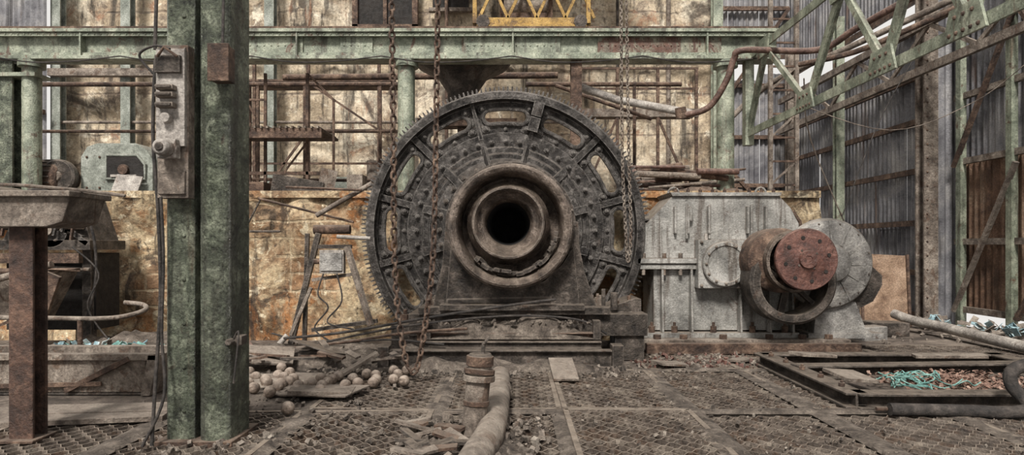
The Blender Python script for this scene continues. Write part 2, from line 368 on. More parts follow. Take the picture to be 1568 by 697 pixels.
# ---------------------------------------------------------------- girth gear
GX,GZ=-.1,1.85
b=B('girth_gear')
T=200
pr=[]
for k in range(T):
    for (da,r) in ((0,2.15),(.22,2.16),(.36,2.25),(.64,2.25),(.78,2.16)):
        a=2*PI*(k+da)/T; pr.append((GX+r*math.cos(a),GZ+r*math.sin(a)))
circ=lambda r,n=160:[(GX+r*math.cos(2*PI*k/n),GZ+r*math.sin(2*PI*k/n)) for k in range(n)]
holed_plate(b,pr,[circ(2.05)],9.98,10.4,gear_m)
b.lathe((GX,0,GZ),[(2.15,9.98),(2.15,9.84),(2.13,9.82),(2.02,9.82),(2.02,9.9),(2.0,10.04)],gear_m,160)
b.lathe((GX,0,GZ),[(2.06,10.4),(2.06,10.1),(1.98,10.1)],gear_m,160)
slots=[]
for k in range(12):
    ac=math.radians(90+k*30); R=1.78; hw=.24/R; rr=.115; L=[]
    for i in range(9): a=ac+hw*(1-i/4); L.append((GX+(R+rr)*math.cos(a),GZ+(R+rr)*math.sin(a)))
    for s_,sg in ((-1,1),(1,-1)):
        ce=ac+hw*s_; C=(GX+R*math.cos(ce),GZ+R*math.sin(ce))
        pts=[]
        for i in range(1,8):
            t=i*PI/8; ang=ce+(-t if s_<0 else PI+ -t)
            pts.append((C[0]+rr*math.cos(ang),C[1]+rr*math.sin(ang)))
        if s_<0: L+=pts
        else: L2=pts
    for i in range(9): a=ac-hw*(1-i/4); L.append((GX+(R-rr)*math.cos(a),GZ+(R-rr)*math.sin(a)))
    L+=L2; slots.append(L)
holed_plate(b,circ(2.07),[circ(1.2)]+slots,9.98,10.06,gear_m)
for L in slots: b.tube([(p[0],9.965,p[1]) for p in L],.035,gear_m,8,closed=True)
for k in range(12):
    a=math.radians(75+k*30); p=lambda r,y:(GX+r*math.cos(a),y,GZ+r*math.sin(a))
    b.beam(p(1.45,9.94),p(2.04,9.94),.05,.1,gear_m)
    for da in (-.07,.07):
        for r in (1.6,1.92):
            q=(GX+r*math.cos(a+da),9.98,GZ+r*math.sin(a+da)); b.cyl(q,(q[0],9.955,q[2]),.06,gear_m,n=14); b.bolt((q[0],9.955,q[2]),(0,-1,0),.035,.035,gear_m)
    a2=math.radians(90+k*30)
    b.bolt((GX+1.58*math.cos(a2),9.98,GZ+1.58*math.sin(a2)),(0,-1,0),.03,.03,gear_m)
for a in (math.radians(75),math.radians(255)):
    for r in (1.68,1.92): b.obox((GX+r*math.cos(a)*1.0,9.86,GZ+r*math.sin(a)),(.22,.16,.16),(0,-a,0),gear_m)
b.lathe((GX,0,GZ),[(1.52,10.0),(1.52,9.92),(1.46,9.9),(1.3,9.9),(1.28,9.86),(1.2,9.84),(1.17,9.8),(1.1,9.8),(1.06,9.76),(.95,9.66),(.9,9.6),(.8,9.5),(.6,9.4)],gear_m,128)
for k in range(40):
    a=2*PI*k/40; b.bolt((GX+1.38*math.cos(a),9.9,GZ+1.38*math.sin(a)),(0,-1,0),.035,.045,gear_m)
for k in range(28):
    a=2*PI*k/28; b.bolt((GX+1.0*math.cos(a),9.7,GZ+1.0*math.sin(a)),(0,-1,0),.04,.05,iron)
for k in range(12):
    a=2*PI*(k+.5)/12; b.beam((GX+.85*math.cos(a),9.62,GZ+.85*math.sin(a)),(GX+1.3*math.cos(a),9.84,GZ+1.3*math.sin(a)),.04,.12,gear_m)
b.lathe((GX,0,GZ),[(.6,10.06),(.6,10.8),(0,10.8)],iron,48)
b.done()
# ---------------------------------------------------------------- trunnion bearing
TX,TZ=-.02,1.88
b=B('trunnion_bearing')
b.lathe((TX,0,TZ),[(.95,9.62),(.95,9.3),(.9,9.25),(.86,9.1),(.86,8.95),(.87,8.92),(.87,8.84),(.85,8.82),(.84,8.7),(.83,8.62),(.8,8.6),(.75,8.62),(.72,8.66),(.7,8.8),(.68,9.05),(.6,9.1),(.5,9.1)],trun,128)
b.lathe((TX,0,TZ),[(.9,9.25),(.93,9.2),(.93,9.1),(.88,9.08)],iron,128)
for k in range(24):
    a=2*PI*k/24; b.bolt((TX+.9*math.cos(a),9.1,TZ+.9*math.sin(a)),(0,-1,0),.022,.03,iron)
b.lathe((TX-.03,0,TZ+.04),[(.58,9.1),(.57,8.85),(.52,8.78),(.5,8.62),(.485,8.58),(.46,8.57),(.44,8.6),(.42,8.63),(.41,8.66),(.36,8.7),(.33,8.74),(.31,8.85),(.3,9.0)],trun,96)
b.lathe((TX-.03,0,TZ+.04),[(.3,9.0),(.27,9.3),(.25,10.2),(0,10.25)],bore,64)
for i in range(26):
    a=math.radians(-135+i*5+random.uniform(-2,2)); r=.645+random.uniform(-.03,.02)
    b.obox((TX+r*math.cos(a),8.76+random.uniform(-.06,.06),TZ+r*math.sin(a)),(.05,.14,random.uniform(.05,.14)),(random.uniform(-.3,.3),-a,random.uniform(-.4,.4)),iron)
ped=[(-1.12,.72),(-1.06,1.0),(-.98,1.35),(-.95,1.75),(-.93,1.95),(-.8,1.95),(-.8,1.3),(-.5,1.05),(0,.98),(.5,1.05),(.78,1.3),(.78,1.95),(.93,1.95),(.95,1.6),(1.02,1.25),(1.12,.95),(1.2,.72)]
b.prism(ped,9.0,9.6,iron)
b.prism([(-.93,.74),(-.85,1.6),(-.7,1.35),(-.45,1.12),(0,1.02),(.45,1.12),(.7,1.35),(.86,1.6),(.95,.74)],8.92,9.1,iron)
b.box(-1.3,1.35,8.85,9.75,.66,.76,iron); b.box(-1.0,1.0,8.8,9.0,.72,.8,iron)
for x in (-1.2,-1.1,1.15,1.27):
    b.bolt((x,9.2,.76),(0,0,1),.05,.09,rustpale); b.bolt((x,9.5,.76),(0,0,1),.05,.09,rustpale)
b.cyl((-.9,8.95,.83),(.55,8.95,.86),.05,iron)
b.done(.008)
b=B('bearing_base_frame')
b.box(-1.45,1.9,8.95,9.85,.35,.66,iron); b.prism([(1.2,.35),(1.2,.66),(1.75,.85),(1.86,.85),(1.86,.35)],9.2,9.9,iron)
b.box(-1.7,-1.2,9.0,9.8,.0,.5,iron)
for x in (-1.55,1.5,1.7): b.bolt((x,9.3,.7 if x>0 else .5),(0,0,1),.06,.12,rustm)
b.cyl((1.3,9.1,.7),(1.3,9.1,1.0),.03,iron); b.cyl((1.45,9.1,.7),(1.45,9.1,.95),.05,iron)
b.box(-1.2,1.25,8.9,9.5,.0,.36,iron)
b.ibeam((-1.3,8.75,.36),(1.15,8.75,.36),.14,.14,.02,rustm)
b.ibeam((-1.75,8.4,.125),(1.4,8.4,.125),.14,.25,.025,iron)
b.ibeam((-1.2,8.6,.28),(1.2,8.6,.28),.1,.1,.02,iron)
b.box(1.3,1.45,8.28,8.5,-.0,.32,iron); b.box(-1.75,-1.6,8.3,8.5,-.0,.3,iron)
b.box(1.1,1.2,8.65,8.8,.0,.6,iron); b.box(-1.2,-1.1,8.65,8.8,.0,.45,iron)
b.box(1.45,1.86,9.0,9.5,.0,.35,iron)
b.done(.01)
b=B('spilled_dust_heap')
b.mound(-1.2,1.2,8.62,9.1,.36,.28,soil,50,16,.3,2); b.mound(-.1,.6,8.65,9.0,.4,.3,soil,24,14,.45,5)
b.mound(-1.8,-.9,8.4,9.1,0,.35,soil,24,14,.4,8); b.mound(-2.4,1.8,8.0,8.9,-.01,.16,soil,70,20,.3,4)
b.mound(-4.4,-1.2,8.2,10.2,-.01,.22,soil,60,30,.3,14); b.mound(-7.2,-4,9,11,-.01,.3,soil,60,30,.3,9); b.mound(-4,-2,6.4,8.4,-.01,.07,soil,50,40,.3,19)
b.done(ang=60)
b=B('fallen_cable')
b.tube([(-3.4,9.4,.25),(-2.4,8.9,.4),(-1.2,8.75,.62),(-.2,8.7,.78),(.6,8.75,.88)],.02,cable,smooth=6)
b.tube([(-3.2,9.2,.1),(-2.2,8.9,.36),(-1.2,8.72,.55),(0,8.7,.66),(.9,8.75,.6),(1.3,8.8,.4)],.016,cable,smooth=6)
b.tube([(-3.3,9.0,.15),(-2.2,8.8,.3),(-1.5,8.7,.42),(-.6,8.6,.5)],.02,rustm,smooth=6)
b.tube([(-3.6,9.6,.3),(-2.8,9.2,.2),(-1.7,8.6,.35),(-.9,8.5,.3)],.014,cable,smooth=6)
b.done()
# ---------------------------------------------------------------- gearbox
b=B('reduction_gearbox')
up=[(2.0,1.42),(2.0,1.86),(2.48,2.38),(4.15,2.38),(4.32,2.2),(4.45,1.95),(4.45,1.42)]
b.prism(up,9.92,10.75,grey)
b.prism([(2.2,.3),(2.2,1.3),(4.35,1.3),(4.35,.3)],9.95,10.75,grey)
b.box(1.93,4.5,9.82,10.85,1.34,1.42,grey); b.box(1.96,4.48,9.85,10.8,1.25,1.33,grey)
b.box(1.98,4.4,9.8,10.85,.2,.28,grey)
for x in (2.3,2.75,3.5,3.95,4.3): b.prism([(9.95,.28),(9.8,.28),(9.85,1.25),(9.95,1.25)],x,x+.035,grey,'x')
for x in (2.5,2.7,3.02,3.62,3.9): b.box(x,x+.035,9.84,9.95,1.8,2.22,grey)
for x in (2.7,3.05,3.7): b.cyl((x,9.88,1.72),(x,9.88,2.25),.022,grey,n=8)
b.prism([(2.48,2.38),(2.44,2.44),(4.17,2.44),(4.15,2.38)],9.88,10.8,grey)
for i in range(9): b.bolt((2.55+i*.19,9.96,2.44),(0,0,1),.03,.05,rustm)
for x in (2.6,4.0): b.tube([(x+.09*math.cos(t*PI/6),10.3,2.44+.11*math.sin(t*PI/6)) for t in range(7)],.02,grey,8)
for x in (2.03,2.35,2.6,2.95,3.55,3.8,4.1,4.4):
    b.cyl((x,9.88,1.42),(x,9.88,1.5),.035,rustpale,n=6); b.cyl((x,9.88,1.16),(x,9.88,1.25),.03,rustpale,n=6)
cx,cz=3.235,1.335
b.box(cx-.4,cx+.38,9.74,9.95,cz-.37,cz+.37,grey)
b.lathe((cx,0,cz),[(.345,9.75),(.345,9.68),(.33,9.665),(.28,9.66),(.27,9.675),(.24,9.68),(0,9.68)],grey,64)
for k in range(12): a=2*PI*k/12; b.bolt((cx+.3*math.cos(a),9.665,cz+.3*math.sin(a)),(0,-1,0),.022,.02,rustpale)
for sx in (-.35,.33):
    for sz in (-.33,.33): b.bolt((cx+sx,9.74,cz+sz),(0,-1,0),.025,.03,rustpale)
for x in (2.15,2.5,3.1,3.7,4.2): b.bolt((x,9.85,.28),(0,0,1),.05,.1,rustm)
b.tube([(2.75,9.86,2.2),(2.76,9.84,2.1),(2.75,9.86,2.0)],.03,grey)
b.cyl((3.0,9.9,1.8),(3.0,9.9,1.4),.03,steelp,n=8)
b.done(.012)
b=B('gearbox_plinth'); b.box(1.95,5.1,9.62,10.85,.04,.2,wood); b.box(2.0,5.2,9.5,9.62,.0,.16,rustm)
for x in (2.2,2.6,3.2,3.9,4.4,4.8): b.cyl((x,9.7,.2),(x,9.7,.27),.06,rustm,n=8)
b.done(.01)
b=B('belt_pulley')
px,pz=4.07,1.1
b.lathe((px,0,pz),[(.59,9.22),(.63,9.26),(.63,9.66),(.59,9.69),(.49,9.69),(.49,9.22)],iron,72,closed=True)
b.lathe((px,0,pz),[(.17,9.2),(.17,9.69),(0,9.69)],iron,32); b.lathe((px,0,pz),[(0,9.2),(.17,9.2)],iron,32)
for k in range(6): a=PI*k/3+.3; b.beam((px+.15*math.cos(a),9.45,pz+.15*math.sin(a)),(px+.52*math.cos(a),9.45,pz+.52*math.sin(a)),.1,.06,iron)
b.cyl((px,9.5,pz),(px,9.96,pz),.11,iron)
b.done()
b=B('flange_coupling')
fx,fz=4.14,1.42
b.lathe((fx,0,fz),[(0,8.93),(.05,8.93),(.055,8.92),(.12,8.92),(.13,8.95),(.18,8.96),(.2,8.97),(.425,8.97),(.44,8.99),(.44,9.04),(.42,9.05)],rustred,72)
b.lathe((fx-.1,0,fz-.03),[(.4,9.04),(.43,9.07),(.45,9.4),(.4,9.42),(.2,9.42)],trun,72)
b.lathe((fx-.24,0,fz-.02),[(.3,9.2),(.42,9.25),(.47,9.3),(.47,9.7),(.2,9.72)],rustm,72)
for k in range(8): a=2*PI*k/8+.2; b.cyl((fx+.31*math.cos(a),8.975,fz+.31*math.sin(a)),(fx+.31*math.cos(a),8.96,fz+.31*math.sin(a)),.027,dark,n=12)
for k in range(4): a=2*PI*k/4+.6; b.cyl((fx+.15*math.cos(a),8.96,fz+.15*math.sin(a)),(fx+.15*math.cos(a),8.945,fz+.15*math.sin(a)),.015,iron,n=8)
b.cyl((fx,9.4,fz),(fx,9.96,fz),.14,iron)
b.done()
b=B('electric_motor')
mx,mz=4.84,1.34
b.lathe((mx,0,mz),[(0,9.6),(.2,9.61),(.26,9.63),(.3,9.7),(.58,9.74),(.66,9.77),(.7,9.83),(.7,9.89),(.66,9.91),(.4,9.93),(.4,10.55),(.3,10.6),(0,10.6)],motorg,72)
for k in range(12): a=2*PI*k/12; b.beam((mx+.3*math.cos(a),9.7,mz+.3*math.sin(a)),(mx+.64*math.cos(a),9.77,mz+.64*math.sin(a)),.03,.05,motorg)
for k in range(12): a=2*PI*(k+.5)/12; b.bolt((mx+.62*math.cos(a),9.77,mz+.62*math.sin(a)),(0,-1,0),.02,.02,iron)
b.prism([(mx+.42,1.75),(mx+.72,1.55),(mx+.74,1.3),(mx+.9,1.15),(mx+.9,1.0),(mx+.76,.75),(mx+.5,.62),(mx+.35,.8)],9.92,10.6,iron)
b.prism([(mx-.2,.2),(mx-.15,.75),(mx+.45,.75),(mx+.6,.35),(mx+.75,.22)],9.85,10.6,motorg)
b.box(mx-.3,mx+.85,9.8,10.7,.19,.27,motorg)
b.tube([(mx-.1+.1*math.cos(t*PI/5),10.1,1.85+.16*math.sin(t*PI/5)) for t in range(-1,7)],.025,rustm,8)
b.tube([(mx-.25,10.1,1.7),(mx-.3,10.1,2.0),(mx-.4,10.1,2.15),(mx-.55,10.2,2.1)],.03,rustm,8)
b.done(.01)
# ---------------------------------------------------------------- overhead girder + posts
b=B('riveted_girder')
b.ibeam((-13,12,5.35),(4.95,12,5.35),.4,.56,.06,green); b.box(-13,4.95,11.84,11.9,5.5,5.56,green); b.box(-13,4.95,11.86,11.92,5.14,5.2,green)
for x0,x1 in ((-5.6,-3.9),(-3.2,-2.6),(-.9,.9),(1.6,3.9)):
    b.box(x0,x1,11.93,11.97,5.13,5.56,green if x0<1 else greenr)
    n=int((x1-x0)/.13)
    for i in range(n):
        for z in (5.22,5.35,5.47): b.rivet((x0+.07+i*.13,11.93,z),(0,-1,0),.02,green if x0<1 else greenr)
for i in range(150): b.rivet((-12.8+i*.118,11.84,5.53),(0,-1,0),.018,green)
b.box(-13,4.95,11.9,12.1,5.63,5.7,rustm)
for x in (-12,-8,-4,0,3.6): b.box(x,x+.03,11.82,11.98,5.13,5.57,green)
for i in range(7):
    x=-12+i*2.4; b.tube([(x,11.75,5.1),(x+.8,11.72,4.98),(x+1.6,11.72,5.0),(x+2.4,11.75,5.1)],.012,cable,6,smooth=5)
b.done()
for x in (-9.0,-1.98,1.2,4.0):
    b=B('green_post')
    r=.16 if x!=1.2 else .07
    if x==1.2: b.ibeam((x,12,2.5),(x,12,5.07),.2,.2,.03,rustm)
    else:
        b.cyl((x,12.0,2.5),(x,12.0,5.07),r,green,n=24); b.cyl((x,12,4.95),(x,12,5.07),r*1.4,green,n=24); b.cyl((x,12,2.5),(x,12,2.56),r*1.5,green,n=24)
    b.done()
b=B('green_post'); b.ibeam((-9.4,12.0,2.5),(-9.4,12.0,5.05),.26,.26,.04,greend); b.box(-9.6,-8.8,11.8,12.2,4.75,4.82,green); b.done()
b=B('lattice_truss')
X=4.42
def angle_bar(p,q,w,m):
    b.beam(p,q,.03,w,m); P=Vector(p);Q=Vector(q); b.beam(P+Vector((.04,0,0)),Q+Vector((.04,0,0)),.09,.02,m)
angle_bar((X,12.1,3.72),(X,4.6,3.72),.13,green); angle_bar((X,12.1,5.14),(X,4.6,5.14),.13,green)
yb=[12,9.6,7.6,6.2]; yt=[11.2,8.6,6.9,5.6]
for i in range(4):
    angle_bar((X,yb[i],3.75),(X,yt[i],5.1),.12,green)
    if i<3: angle_bar((X,yt[i],5.1),(X,yb[i+1],3.75),.09,green)
for y_ in yb[1:]:
    b.prism([(y_-.3,3.64),(y_+.3,3.64),(y_+.2,3.95),(y_-.2,3.95)],X-.05,X-.02,green,'x')
    for k in range(5): b.rivet((X-.05,y_-.2+.1*k,3.7),(-1,0,0),.025,rustm); 
    for k in range(3): b.rivet((X-.05,y_-.12+.12*k,3.86),(-1,0,0),.025,rustm)
for y_ in yt: b.prism([(y_-.2,4.92),(y_+.2,4.92),(y_+.3,5.24),(y_-.3,5.24)],X-.05,X-.02,green,'x')
b.box(X-.06,X+.1,11.95,12.12,3.5,5.2,green)
b.done()
b=B('eave_truss')
for z in (5.1,6.0): b.beam((8.15,19.5,z),(8.15,6,z),.1,.16,rustpale)
for k in range(5):
    y0=19-k*2.6; b.beam((8.15,y0,5.15),(8.15,y0-1.3,5.95),.05,.08,rustpale); b.beam((8.15,y0-1.3,5.95),(8.15,y0-2.6,5.15),.05,.08,rustpale)
b.done()
b=B('wall_stanchion'); b.ibeam((8.42,13.0,0),(8.42,13.0,7.5),.28,.3,.04,rustpale); b.box(8.22,8.58,12.8,13.2,0,.08,rustm)
for i in range(24): b.rivet((8.34,12.85,.3+i*.28),(0,-1,0),.025,rustm)
b.done()
for y_ in (16.5,19.4):
    b=B('wall_stanchion'); b.ibeam((8.42,y_,0),(8.42,y_,7.5),.2,.22,.04,green if y_<17 else rustpale); b.done()
b=B('ladder_frame')
for x in (5.45,6.0):
    b.beam((x,13.5,0),(x,13.5,8),.08,.08,rustpale)
for k in range(15):
    z=.4+k*.5; b.beam((5.45,13.5,z),(6.0,13.5,z),.04,.04,rustm)
    if k%2: b.beam((5.45,13.5,z),(6.0,13.5,z+.5),.03,.04,rustpale)
b.done()
# ---------------------------------------------------------------- yellow crane
b=B('overhead_crane')
y0=15.5
b.box(-.95,1.9,y0,y0+.25,6.95,7.15,yellow); b.box(-.85,1.8,y0-.1,y0+.3,6.85,6.95,yellow)
b.box(-1.1,2.0,y0+1.2,y0+1.4,7.0,7.3,yellow)
for i in range(4):
    x=-.8+i*.7; b.beam((x,y0+.05,7.15),(x+.35,y0+.05,7.9),.05,.07,yellow); b.beam((x+.35,y0+.05,7.9),(x+.7,y0+.05,7.15),.05,.07,yellow)
b.box(-.95,2.1,y0,y0+.2,7.9,8.05,yellow); b.box(-.3,1.0,y0+.3,y0+1.1,7.2,7.9,rustm)
b.cyl((-.2,y0+.5,7.6),(.9,y0+.5,7.6),.3,rustpale)
for x in (-.7,1.65): b.cyl((x,y0-.12,7.02),(x,y0+.0,7.02),.16,iron)
b.beam((-.9,y0,7.0),(-.9,y0,9.6),.1,.1,yellow); b.beam((1.85,y0,7.0),(1.85,y0,9.6),.1,.1,yellow); b.box(-2,3,y0-.1,17.85,9.5,9.8,yellow)
b.done()
# ---------------------------------------------------------------- chains
def chain(name,pts,link,r,m):
    b=B(name); P=[Vector(p) for p in pts]; Q=[]
    for i in range(len(P)-1):
        a=P[max(i-1,0)];bb=P[i];c=P[i+1];d=P[min(i+2,len(P)-1)]
        for k in range(30):
            t=k/30; Q.append(.5*((2*bb)+(c-a)*t+(2*a-5*bb+4*c-d)*t*t+(3*bb-a-3*c+d)*t**3))
    Q.append(P[-1]); acc=0; last=Q[0]; step=link-2.6*r
    res=[Q[0]]
    for q in Q[1:]:
        seg=(q-last).length
        while acc+seg>=step:
            t=(step-acc)/seg; last=last.lerp(q,t); res.append(last.copy()); seg=(q-last).length; acc=0
        acc+=seg; last=q
    for i in range(len(res)-1):
        c=(res[i]+res[i+1])/2; d=(res[i+1]-res[i]).normalized(); A,Bv=frame(d)
        ang=(PI/2*(i%2))+.5+random.uniform(-.15,.15); side=A*math.cos(ang)+Bv*math.sin(ang)
        w=link*.24; hl=link/2-r-w; L=[]
        for k in range(7): t=PI*k/6; L.append(c+d*(hl+w*math.sin(t))+side*w*math.cos(t))
        for k in range(7): t=PI*k/6; L.append(c-d*(hl+w*math.sin(t))-side*w*math.cos(t))
        b.tube(L,r,m,6,closed=True)
    return b.done()
chain('hoist_chain',[(-1.4,7.5,5.6),(-1.41,7.5,4.4),(-1.39,7.5,3),(-1.38,7.5,1.6),(-1.33,7.5,.8),(-1.24,7.5,.25),(-1.17,7.48,.12),(-1.1,7.5,.22),(-1.0,7.5,.8),(-.92,7.5,1.6),(-.89,7.5,3),(-.87,7.5,4.4),(-.86,7.5,5.6)],.12,.0145,rustm)
chain('hand_chain',[(1.53,9,5.6),(1.55,9,3),(1.6,9,1.8),(1.63,9,1.38),(1.67,9,1.8),(1.64,9,3),(1.6,9,5.6)],.075,.009,rustpale)
# ---------------------------------------------------------------- foreground column
b=B('steel_column')
sec=[(-2.84,5.27),(-2.82,5.25),(-2.64,5.25),(-2.61,5.27),(-2.61,5.36),(-2.56,5.36),(-2.56,5.27)]
for k in range(9): a=PI*k/8; sec.append((-2.435-.125*math.cos(a),5.27-.07*math.sin(a)))
sec+=[(-2.3,5.6),(-2.35,5.68),(-2.8,5.68),(-2.84,5.6)]
b.prism(sec,-.02,6.2,greend,'z')
b.box(-2.9,-2.27,5.18,5.75,-.05,.02,rustm)
for i in range(16): b.rivet((-2.69,5.25,.25+i*.36),(0,-1,0),.022,greend)
b.box(-2.4,-2.24,5.3,5.42,.78,.86,iron); b.cyl((-2.31,5.28,.82),(-2.31,5.2,.82),.03,iron,n=6)
b.done(.01)
b=B('switch_panel')
b.box(-2.85,-2.6,5.14,5.245,1.99,3.22,rustpale); b.box(-2.84,-2.61,5.1,5.15,2.4,3.18,steelp)
b.box(-2.83,-2.63,5.06,5.12,2.98,3.12,iron); b.tube([(-2.8,5.05,3.1),(-2.72,5.0,3.16),(-2.64,5.05,3.1)],.012,rustm)
for z in (2.86,2.8,2.72): b.box(-2.81,-2.67,5.03,5.12,z-.02,z+.02,rustpale); b.cyl((-2.8,5.02,z),(-2.68,5.02,z),.015,iron,n=8)
b.cyl((-2.74,5.12,2.62),(-2.74,5.04,2.62),.04,steelp); b.box(-2.8,-2.65,5.04,5.12,2.3,2.45,steelp)
b.lathe((-2.725,0,2.375),[(0,4.94),(.05,4.94),(.065,4.96),(.07,5.04),(.08,5.05),(.08,5.08)],steelp,24)
b.lathe((-2.725,0,2.375),[(.0,4.925),(.03,4.925),(.035,4.94)],iron,24)
for x in (-2.83,-2.625):
    for z in (2.03,2.2,2.6,3.19): b.rivet((x,5.14,z),(0,-1,0),.014,iron)
b.box(-2.83,-2.62,5.12,5.15,2.02,2.2,rustpale)
b.done(.006)
b=B('junction_box'); b.box(-2.4,-2.25,5.07,5.2,2.92,3.2,rustm); b.box(-2.41,-2.24,5.055,5.08,2.91,3.21,rustm); b.tube([(-2.33,5.15,3.2),(-2.33,5.17,3.6),(-2.35,5.17,6)],.012,cable); b.done(.006)
b=B('power_cable')
b.tube([(-2.87,5.15,3.1),(-2.9,5.17,2.5),(-2.86,5.17,1.9),(-2.84,5.17,1.2),(-2.87,5.15,.5),(-2.86,5.08,.02)],.014,cable,smooth=6)
b.tube([(-2.82,5.14,2.0),(-2.81,5.16,1.5),(-2.83,5.17,.9),(-2.79,5.13,.4),(-2.92,5.05,.02)],.012,cable,smooth=6)
b.tube([(-2.9,5.2,3.2),(-2.88,5.2,4),(-2.88,5.2,6)],.014,cable)
b.tube([(-2.9,5.17,3.0),(-3.0,5.15,3.14),(-2.85,5.1,3.2),(-2.7,5.05,3.16)],.01,cable,smooth=5)
b.tube([(-2.26,5.2,.85),(-2.2,5.15,.9),(-2.24,5.15,.5)],.008,cable,smooth=5)
b.done()
# ---------------------------------------------------------------- left foreground stand
b=B('rusty_stand')
b.ibeam((-4.04,5.35,0),(-4.04,5.35,1.77),.2,.18,.03,rustdk); b.box(-4.2,-3.9,5.2,5.5,-.01,.02,rustm)
b.prism([(-4.9,1.8),(-4.9,2.02),(-3.55,2.02),(-3.62,1.8),(-3.75,1.76),(-4.8,1.76)],5.15,5.6,rustpale)
b.box(-4.9,-3.53,5.1,5.65,2.0,2.05,rustpale)
b.tube([(-4.9,5.2,2.12),(-4.0,5.2,2.1),(-3.5,5.25,2.06),(-3.2,5.3,2.02)],.015,rustpale)
b.done(.01)
b=B('curved_pipe_rail'); b.tube([(-7.2,8,.72),(-6.0,8,.71),(-5.2,8,.7),(-4.9,8.1,.72),(-4.76,8.3,.78),(-4.9,8.5,.83),(-5.2,8.6,.85)],.03,rustpale,smooth=6,n=14)
b.cyl((-6.8,8,0),(-6.8,8,.72),.03,rustm); b.cyl((-5.4,8,0),(-5.4,8,.7),.03,rustm); b.done()
b=B('steel_trough')
b.box(-6.2,-3.95,6.9,7.0,.02,.42,rustpale); b.box(-6.2,-3.9,7.6,7.7,.02,.42,rustpale); b.box(-6.2,-3.95,6.9,7.7,.0,.04,iron)
b.prism([(-3.98,0),(-3.88,0),(-3.78,.44),(-3.9,.44)],6.85,7.72,rustpale); b.box(-6.2,-3.8,6.85,6.95,.38,.45,rustpale)
b.beam((-4.8,6.88,.05),(-4.1,6.84,.4),.04,.06,rustm); b.beam((-5.6,6.88,.1),(-4.4,6.86,.13),.03,.05,rustm)
b.done(.006)
b=B('timber_plank'); b.obox((-3.55,6.15,.04),(1.9,.34,.05),(0,0,.1),wood); b.obox((-3.9,5.85,.03),(1.4,.25,.05),(0.0,0,.16),wood); b.obox((-2.0,6.75,.08),(.65,.3,.05),(0,.05,.1),wood); b.done(.006)
b=B('scrap_plate'); b.obox((-2.9,7.4,.05),(1.3,.6,.02),(.05,.02,.2),rustpale); b.obox((-2.1,6.9,.05),(1.0,.5,.02),(.02,-.05,-.3),wood); b.obox((.62,7.75,.12),(.3,.6,.03),(.25,0,.05),rustpale); b.obox((-1.9,8.0,.14),(.5,.16,.04),(0,-.5,.4),wood)
b.obox((2.1,8.5,.05),(.4,.3,.03),(0,.1,.3),rustpale); b.obox((3.2,8.9,.03),(.5,.2,.03),(0,.05,.8),wood)
b.obox((-3.3,8.3,.2),(.9,.5,.03),(.3,.1,.3),rustpale); b.obox((-2.6,8.6,.25),(.7,.4,.02),(-.2,.2,-.4),iron); b.obox((-3.9,8.8,.2),(.6,.5,.02),(.3,-.2,.6),rustred)
b.done(.004)
# ---------------------------------------------------------------- left machinery
b=B('slurry_pump')
b.lathe((-8.0,0,2.2),[(0,9.68),(.1,9.7),(.3,9.72),(.34,9.8),(.34,10.3),(.1,10.35)],iron,40)
b.cyl((-7.6,10.0,2.1),(-7.0,10.0,2.1),.32,iron,n=32); b.cyl((-7.0,10.0,2.1),(-6.9,10.0,2.1),.38,rustm,n=32)
b.box(-8.3,-6.4,9.7,10.6,1.55,1.7,iron); b.prism([(-7.8,1.7),(-7.5,2.3),(-6.7,2.45),(-6.45,1.7)],9.8,10.5,iron)
for i in range(9): b.obox((-7.3+.1*i,9.75,2.4-.09*i),(.14,.1,.08),(0,.6,0),gear_m)
for x in (-8.2,-7.4,-6.6): b.beam((x,10,0),(x,10,1.6),.14,.14,iron)
b.cyl((-7.6,9.7,1.9),(-6.5,9.7,1.9),.04,rustpale); b.cyl((-7.4,9.7,1.3),(-6.4,9.7,1.25),.03,rustpale)
b.box(-8.3,-6.5,9.6,9.7,1.35,1.5,rustm); b.cyl((-7.2,9.6,2.25),(-7.2,9.8,2.25),.14,rustpale); b.cyl((-6.75,9.7,2.0),(-6.75,9.8,2.0),.2,iron)
b.box(-7.9,-6.5,10.0,10.6,.3,1.5,dark); b.cyl((-7.0,9.7,1.85),(-7.0,9.82,1.85),.26,gear_m,n=32); b.cyl((-7.0,9.62,1.85),(-7.0,9.7,1.85),.08,rustpale)
for i in range(6): b.bolt((-7.0+.18*math.cos(i*PI/3),9.7,1.85+.18*math.sin(i*PI/3)),(0,-1,0),.02,.03,rustpale)
b.tube([(-8,9.6,2.5),(-7.5,9.55,2.3),(-7,9.5,2.45),(-6.4,9.6,2.1),(-6.3,9.7,1.2),(-6.5,9.7,.3)],.02,cable,smooth=6); b.tube([(-6.6,9.6,1.6),(-6.2,9.6,1.2),(-6.3,9.5,.7),(-5.9,9.4,.2)],.012,cable,smooth=6)
for i in range(10): b.beam((-7.8+i*.13,9.62,1.7+.06*(i%3)),(-7.75+i*.13,9.66,2.3-.08*(i%4)),.03,.05,random.choice([iron,rustm,gear_m]))
b.done(.01)
b=B('belt_drive_motor')
b.lathe((0,12.5,2.93),[(0,-9.25),(.3,-9.24),(.35,-9.15),(.35,-8.75),(.3,-8.7),(.12,-8.68),(.12,-8.6),(.2,-8.6),(.2,-8.55),(0,-8.55)],rustm,40,'x')
for i in range(20): a=2*PI*i/20; b.beam((-9.1,12.5+.36*math.cos(a),2.93+.36*math.sin(a)),(-8.8,12.5+.36*math.cos(a),2.93+.36*math.sin(a)),.02,.03,iron)
b.box(-9.3,-8.5,12.3,12.75,2.5,2.65,rustm)
